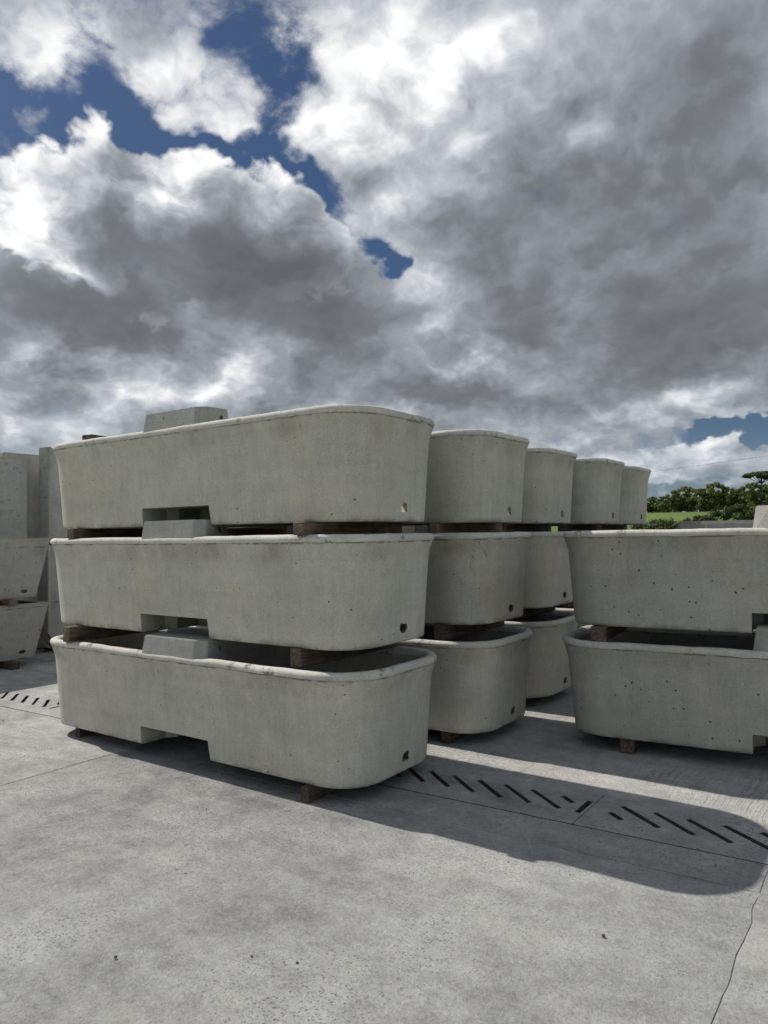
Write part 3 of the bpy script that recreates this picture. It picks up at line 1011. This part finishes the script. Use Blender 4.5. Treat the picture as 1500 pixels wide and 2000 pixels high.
# ================================================================ left background: feed troughs and precast panels
def feed_trough(loc, seed, label, H):
    """plain straight-sided trough, long axis along Y, thin flat rim"""
    bm = bmesh.new()
    Wb, Wt, Lb, Lt, th = .50, .70, 2.2, 2.46, .07
    lo = [(-Wb / 2, -Lb / 2, 0), (Wb / 2, -Lb / 2, 0), (Wb / 2, Lb / 2, 0), (-Wb / 2, Lb / 2, 0)]
    hi = [(-Wt / 2, -Lt / 2, H), (Wt / 2, -Lt / 2, H), (Wt / 2, Lt / 2, H), (-Wt / 2, Lt / 2, H)]
    add_hexa(bm, lo, hi)
    bmesh.ops.bevel(bm, geom=bm.edges[:], offset=.012, segments=2, affect='EDGES')
    me = bm_mesh(bm, 'feed_trough')
    bm = bmesh.new()
    k = th
    lo = [(-Wb / 2 + k, -Lb / 2 + k, .08), (Wb / 2 - k, -Lb / 2 + k, .08), (Wb / 2 - k, Lb / 2 - k, .08), (-Wb / 2 + k, Lb / 2 - k, .08)]
    e = .3
    s = (H + .1 - .08) / (H - .08)
    hi2 = []
    for (x0, y0, _), (x1, y1, _) in zip(lo, [(-Wt / 2 + k, -Lt / 2 + k, H), (Wt / 2 - k, -Lt / 2 + k, H), (Wt / 2 - k, Lt / 2 - k, H), (-Wt / 2 + k, Lt / 2 - k, H)]):
        hi2.append((x0 + (x1 - x0) * s, y0 + (y1 - y0) * s, H + .1))
    add_hexa(bm, lo, hi2)
    cut = bm_mesh(bm, 'cut')
    bm = bmesh.new()
    pts = []
    for x in (-.05, .6):
        pts.append([bm.verts.new((x, Lb / 2 - .16 + .045 * math.cos(2 * math.pi * i / 12), .085 + .022 * math.sin(2 * math.pi * i / 12))) for i in range(12)])
    bm.faces.new(pts[0])
    bm.faces.new(pts[1][::-1])
    for i in range(12):
        bm.faces.new((pts[0][i], pts[1][i], pts[1][(i + 1) % 12], pts[0][(i + 1) % 12]))
    hole = bm_mesh(bm, 'hole')
    me = boolean(me, [(cut, 'DIFFERENCE'), (hole, 'DIFFERENCE')])
    me.materials.clear()
    o = mesh_obj('feed_trough', me, M_BUNK, None, loc)
    return tag(o, label, 'trough', 'straight-sided feed troughs')


feed_trough((-8.86, 3.74, .085), 1, 'lower straight-sided pitted concrete feed trough at the left edge', .655)
feed_trough((-8.86, 3.76, .800), 2, 'upper straight-sided pitted concrete feed trough at the left edge', .72)
for (z0, h, y, nm) in ((0.0, .085, 4.52, 'on the ground under the lower feed trough at the left edge, far end'), (0.0, .085, 3.05, 'on the ground under the lower feed trough at the left edge, near end'),
                       (.739, .062, 4.50, 'between the two feed troughs at the left edge, far end'), (.739, .062, 3.05, 'between the two feed troughs at the left edge, near end')):
    timber((-8.82, y, z0), (.10, .74, h), f'wooden bearer {nm}', R(90), M_WOOD_PALE if z0 else M_WOOD, 'timber bearers under the feed troughs')


def panel(name, loc, wy, hz, th, label, flanges=True, chamfer=True):
    """upright precast panel facing +X; wy along Y, with raised edge ribs"""
    t = thing(name, label, 'barrier', loc)
    bm = bmesh.new()
    add_box(bm, -th, 0, 0, wy, 0, hz)
    bmesh.ops.bevel(bm, geom=bm.edges[:], offset=.012, segments=2, affect='EDGES')
    for v in bm.verts:
        v.co += Vector((mnoise.noise(v.co * 2), mnoise.noise(v.co * 3), mnoise.noise(v.co * 2.5))) * .004
    mesh_obj('face', bm_mesh(bm, 'face', 30), M_PANEL, t)
    if flanges:
        for y0 in (-.025, wy - .005):
            bm = bmesh.new()
            add_box(bm, -th - .03, .022, y0, y0 + .035, -.001, hz + .012)
            bmesh.ops.bevel(bm, geom=bm.edges[:], offset=.006, segments=2, affect='EDGES')
            mesh_obj('edge_rib', bm_mesh(bm, 'edge_rib', 30), M_PANEL, t)
    return t


panel('concrete_barrier', (-9.50, 2.60, 0.0), 2.64, 2.575, .16, 'tall plain concrete panel behind the feed troughs at the left edge', False)
panel('concrete_barrier', (-9.70, 5.02, 0.0), .62, 2.66, .12, 'narrow recessed concrete panel between the two tall left panels', False)
panel('concrete_barrier', (-9.32, 5.435, .06), 1.5, 1.357, .20, 'lower ribbed concrete panel in shadow beside the left feed troughs', True)
panel('concrete_barrier', (-9.30, 5.435, 1.452), 1.5, 1.27, .20, 'upper ribbed concrete panel just left of the nearest trough stack', True)
for (z0, h, y) in ((0.0, .062, 5.6), (0.0, .062, 6.5), (1.416, .037, 5.6), (1.416, .037, 6.5)):
    timber((-9.42, y, z0), (.09, .5, h), f'wooden packer under the {"lower" if z0 == 0 else "upper"} ribbed panel, {"near" if y < 6 else "far"} end', R(90), M_WOOD, 'timber packers under the panels')
# board leaning by the feed trough
bm = bmesh.new()
add_box(bm, -.011, .011, -.04, .04, 0, .60)
bmesh.ops.bevel(bm, geom=bm.edges[:], offset=.002, segments=1, affect='EDGES')
lb = mesh_obj('leaning_board', bm_mesh(bm, 'leaning_board'), M_WOOD, None, (-8.56, 5.18, .012))
lb.rotation_euler = (R(33), R(-8), 0)
tag(lb, 'narrow board leaning against the end of the lower feed trough', 'board')

# long low concrete panel behind the right-hand stack
t = thing('concrete_barrier', 'long low concrete wall unit with sunlit top behind the right-hand stack', 'barrier', (-2.18, 9.0, 0), R(-1.2))
bm = bmesh.new()
add_box(bm, 0, 5.2, 0, .16, 0.0, 1.605)
bmesh.ops.bevel(bm, geom=bm.edges[:], offset=.03, segments=4, affect='EDGES')
mesh_obj('stem', bm_mesh(bm, 'stem', 30), M_PANEL, t)
bm = bmesh.new()
add_box(bm, 0.01, 5.19, .15, 1.1, 0.0, .15)
bmesh.ops.bevel(bm, geom=bm.edges[:], offset=.012, segments=2, affect='EDGES')
mesh_obj('foot', bm_mesh(bm, 'foot', 30), M_PANEL, t)


# ================================================================ countryside behind
def polar(az_deg, r, dz=0.0):
    a = R(az_deg)
    x, y = r * math.sin(a), r * math.cos(a)
    return (x, y, terrain_z(x, y) + dz)


def leaf_cloud(bm, rs, clumps, leaves, size):
    for (cx, cy, cz, rr, sq) in clumps:
        n = int(leaves * (rr ** 2))
        for _ in range(n):
            d = Vector((rs.gauss(0, 1), rs.gauss(0, 1), rs.gauss(0, 1))).normalized()
            q = rs.random() ** .55 * rs.uniform(.8, 1.15)
            p = Vector((cx, cy, cz)) + Vector((d.x * rr * q, d.y * rr * q, d.z * rr * sq * q))
            nrm = (d + Vector((rs.uniform(-.7, .7), rs.uniform(-.7, .7), rs.uniform(-.2, .9)))).normalized()
            a = nrm.orthogonal().normalized()
            b = nrm.cross(a)
            th = rs.uniform(0, 6.28)
            u = (a * math.cos(th) + b * math.sin(th)) * size * rs.uniform(.6, 1.3)
            v = (b * math.cos(th) - a * math.sin(th)) * size * rs.uniform(.4, .9)
            bm.faces.new([bm.verts.new(p + u), bm.verts.new(p + v), bm.verts.new(p - u), bm.verts.new(p - v)])


def tree_meshes(seed, h, spread, kind='broad'):
    rs = random.Random(seed)
    bm = bmesh.new()
    clumps = []
    if kind == 'broad':
        base = h * .04
        for i in range(64):
            t = rs.random() ** .8
            a = rs.uniform(0, 6.28)
            zz = base + (h - base) * (.12 + .80 * t)
            rad = spread * math.sin(math.pi * min(.95, .28 + .62 * t)) * rs.uniform(.2, .95)
            clumps.append((rad * math.cos(a), rad * math.sin(a), zz, rs.uniform(.10, .24) * spread * (1.15 - .35 * t), .8))
    elif kind == 'pine':
        for i in range(22):
            a = rs.uniform(0, 6.28)
            rad = spread * math.sqrt(rs.random())
            clumps.append((rad * math.cos(a), rad * math.sin(a), h * (.93 - .10 * (rad / spread) ** 2) + rs.uniform(-.2, .2), rs.uniform(.18, .28) * spread, .42))
    else:
        for i in range(20):
            a = rs.uniform(0, 6.28)
            rad = spread * math.sqrt(rs.random())
            clumps.append((rad * math.cos(a), rad * math.sin(a), h * rs.uniform(.25, .85) * (1 - .35 * (rad / spread) ** 2), rs.uniform(.22, .38) * h, .8))
    leaf_cloud(bm, rs, clumps, (380 if kind != 'bush' else 420), .17 if kind != 'bush' else .11)
    me = bpy.data.meshes.new('crown')
    bm.to_mesh(me)
    bm.free()
    bm = bmesh.new()
    tip = h * (.75 if kind != 'pine' else .88)
    add_tube(bm, [(0, 0, -.3), (rs.uniform(-.1, .1), 0, tip * .4), (rs.uniform(-.3, .3), rs.uniform(-.3, .3), tip)],
             [h * .035, h * .026, h * .010], 7)
    for (cx, cy, cz, rr, sq) in clumps[:10]:
        z0 = tip * rs.uniform(.35, .7) if kind != 'pine' else tip * .75
        add_tube(bm, [(0, 0, z0), (cx * .55, cy * .55, (z0 + cz) / 2), (cx, cy, cz)], [h * .012, h * .008, h * .004], 5)
    return me, bm_mesh(bm, 'trunk', 60)


TREES = [tree_meshes(11, 7.0, 3.6), tree_meshes(12, 6.0, 3.4), tree_meshes(13, 7.6, 4.2), tree_meshes(14, 5.4, 3.0)]
PINE = tree_meshes(21, 9.0, 4.4, 'pine')
BUSH = [tree_meshes(31, 1.7, 1.5, 'bush'), tree_meshes(32, 2.1, 2.0, 'bush')]


def plant(name, meshes, label, cat, loc, scale, rz, leaf, group):
    t = thing(name, label, cat, loc, rz, group)
    t.scale = (scale,) * 3
    for me, nm, mat in zip(meshes, ('crown', 'trunk'), (leaf, M_BARK)):
        if not me.materials:
            me.materials.append(mat)
        mesh_obj(nm, me, None, t)
    return t


rs = random.Random(77)
# the tree line along the top of the field: (azimuth, distance, variant, scale, what sets it apart)
LINE = [(-16.2, 214, 3, .90, 'dark broadleaf tree just past the farthest trough stack'),
        (-15.3, 216, 1, .82, 'small broadleaf tree at the left end of the hilltop tree line'),
        (-14.5, 212, 3, .88, 'low light green tree second along the hilltop tree line'),
        (-13.75, 215, 0, .92, 'round broadleaf tree third along the hilltop tree line'),
        (-12.9, 217, 2, .98, 'tall broadleaf tree fourth along the hilltop tree line'),
        (-12.1, 213, 1, 1.12, 'yellow green broadleaf tree in the middle of the hilltop tree line'),
        (-11.2, 215, 2, 1.08, 'broad rounded tree, largest of the hilltop tree line'),
        (-10.3, 216, 0, 1.02, 'rounded tree right of the largest hilltop tree'),
        (-9.6, 218, 3, 1.15, 'low dark tree in the dip of the hilltop tree line'),
        (-8.8, 214, 2, 1.02, 'broadleaf tree directly below the flat-topped pine'),
        (-8.0, 215, 1, 1.22, 'broadleaf tree at the right edge of the picture'),]
for i, (a, r, v, sc, lab) in enumerate(LINE):
    plant('broadleaf_tree', TREES[v], lab, 'tree', polar(a, r, -.3), sc, rs.uniform(0, 6.28), M_LEAF, 'hilltop trees')
plant('pine_tree', PINE, 'dark flat-topped pine standing above the hilltop trees at the right edge', 'tree', polar(-8.15, 222, .6), 1.12, .4, M_LEAF_DARK, None)
# hedge bushes in the field, nearer than the trees
HB = [(-15.4, 78, 0, 1.10, 'dark bush beside the farthest trough stack'),
      (-14.6, 80, 1, .95, 'dark rounded bush left of the wire fence post'),
      (-13.9, 76, 0, .80, 'low bush right of the wire fence post'),
      (-12.4, 110, 1, .78, 'low bush in the middle of the green field'),
      (-11.8, 112, 0, .90, 'small bush right of the one in the field'),
      (-9.9, 120, 1, 1.35, 'large dark hedge bush at the right of the field'),
      (-9.0, 122, 1, 1.45, 'hedge bush behind the service box on the right'),
      (-8.1, 120, 0, 1.60, 'hedge bush at the right edge of the field')]
for i, (a, r, v, sc, lab) in enumerate(HB):
    plant('hedge_bush', BUSH[v], lab, 'bush', polar(a, r, -.15), sc, rs.uniform(0, 6.28), M_LEAF_DARK, 'hedge bushes')

# the wood and hedges that run on beyond, one mass
bm = bmesh.new()
rs = random.Random(5)
cl = []
for i in range(300):
    a = rs.uniform(-62, 30)
    r = rs.uniform(224, 236)
    x, y, z = polar(a, r)
    cl.append((x, y, z + rs.uniform(-.6, 2.6), rs.uniform(1.4, 2.2), .85))
leaf_cloud(bm, rs, cl, 70, .40)
me = bpy.data.meshes.new('far_wood')
bm.to_mesh(me)
bm.free()
wd = mesh_obj('far_wood', me, M_LEAF_DARK)
tag(wd, 'dense dark wood behind the hilltop trees', 'wood', kind='stuff')

# wire fence by the hedge
for i, a in enumerate((-15.9, -14.45, -13.3)):
    x, y, z = polar(a, 70)
    bm = bmesh.new()
    add_tube(bm, [(0, 0, -.3), (.01, 0, .6), (0, .01, 1.35)], [.05, .05, .045], 7)
    f = mesh_obj('fence_post', bm_mesh(bm, 'fence_post', 60), M_WOOD, None, (x, y, z))
    tag(f, ['wooden fence post hidden by the farthest stack', 'wooden fence post right of the farthest trough stack', 'wooden fence post behind the low wall unit'][i], 'fence post', 'field fence posts')
bm = bmesh.new()
for hh in (.55, 1.2):
    add_tube(bm, [polar(a, 70, hh) for a in (-15.9, -14.45, -13.3)], .008, 4)
tag(mesh_obj('fence_wire', bm_mesh(bm, 'fence_wire'), M_WIRE), 'thin wire strung between the field fence posts', 'wire')

# overhead line
pa, pb = polar(-34, 150, 0), polar(12, 105, 0)
za, zc = 1.5 + .052 * 150, 1.5 + .125 * 105
bm = bmesh.new()
pts = []
for i in range(41):
    t = i / 40
    pts.append((pa[0] + (pb[0] - pa[0]) * t, pa[1] + (pb[1] - pa[1]) * t, za + (zc - za) * t - 1.6 * 4 * t * (1 - t)))
add_tube(bm, pts, .016, 4)
tag(mesh_obj('overhead_wire', bm_mesh(bm, 'overhead_wire'), M_WIRE), 'thin overhead wire crossing the sky above the trees', 'wire')
for (p, ztop, lab) in ((pa, za, 'wooden pole carrying the overhead wire, left end'), (pb, zc, 'wooden pole carrying the overhead wire, right end')):
    bm = bmesh.new()
    add_tube(bm, [(0, 0, -.5), (0, 0, ztop - p[2] + .1)], [.14, .10], 8)
    tag(mesh_obj('utility_pole', bm_mesh(bm, 'utility_pole', 60), M_WOOD, None, p), lab, 'pole', 'poles of the overhead line')

# ================================================================ small stuff on the yard
rs = random.Random(3)
bm = bmesh.new()
for i in range(90):
    x, y = rs.uniform(-6.5, 1.5), rs.uniform(.9, 4.6)
    if rs.random() < .5:
        y = drain_y(x) + rs.choice((D0, D0 - .30)) + rs.gauss(0, .05)
    r = rs.uniform(.0015, .0045) if rs.random() < .93 else rs.uniform(.005, .008)
    mt = Matrix.Translation((x, y, r * .5)) @ Matrix.Rotation(rs.uniform(0, 6), 4, 'Z') @ Matrix.Diagonal((r * rs.uniform(.8, 1.5), r * rs.uniform(.7, 1.1), r * rs.uniform(.5, .9), 1))
    bmesh.ops.create_icosphere(bm, subdivisions=1, radius=1, matrix=mt)
for v in bm.verts:
    v.co += Vector((rs.uniform(-1, 1), rs.uniform(-1, 1), rs.uniform(-.5, .5))) * .0008
tag(mesh_obj('loose_grit', bm_mesh(bm, 'loose_grit'), M_STONE), 'fine dark grit scattered over the concrete yard', 'grit', kind='stuff')
for i, (x, y, lab) in enumerate(((-2.35, 1.62, 'dark stone chip on the open concrete at the lower left'),
                                 (-.96, 2.72, 'dark stone chip near the shallow grooves at the lower right'),
                                 (-.93, 1.60, 'dark stone chip at the bottom of the picture, right of centre'))):
    bm = bmesh.new()
    bmesh.ops.create_icosphere(bm, subdivisions=2, radius=.0065)
    for v in bm.verts:
        v.co *= 1 + .35 * mnoise.noise(v.co * 90 + Vector((i * 9, 0, 0)))
        v.co.z = max(v.co.z * .75, -.006)
    tag(mesh_obj('stone_chip', bm_mesh(bm, 'stone_chip'), M_STONE, None, (x, y, .006), i * 1.3), lab, 'stone', 'loose stone chips')
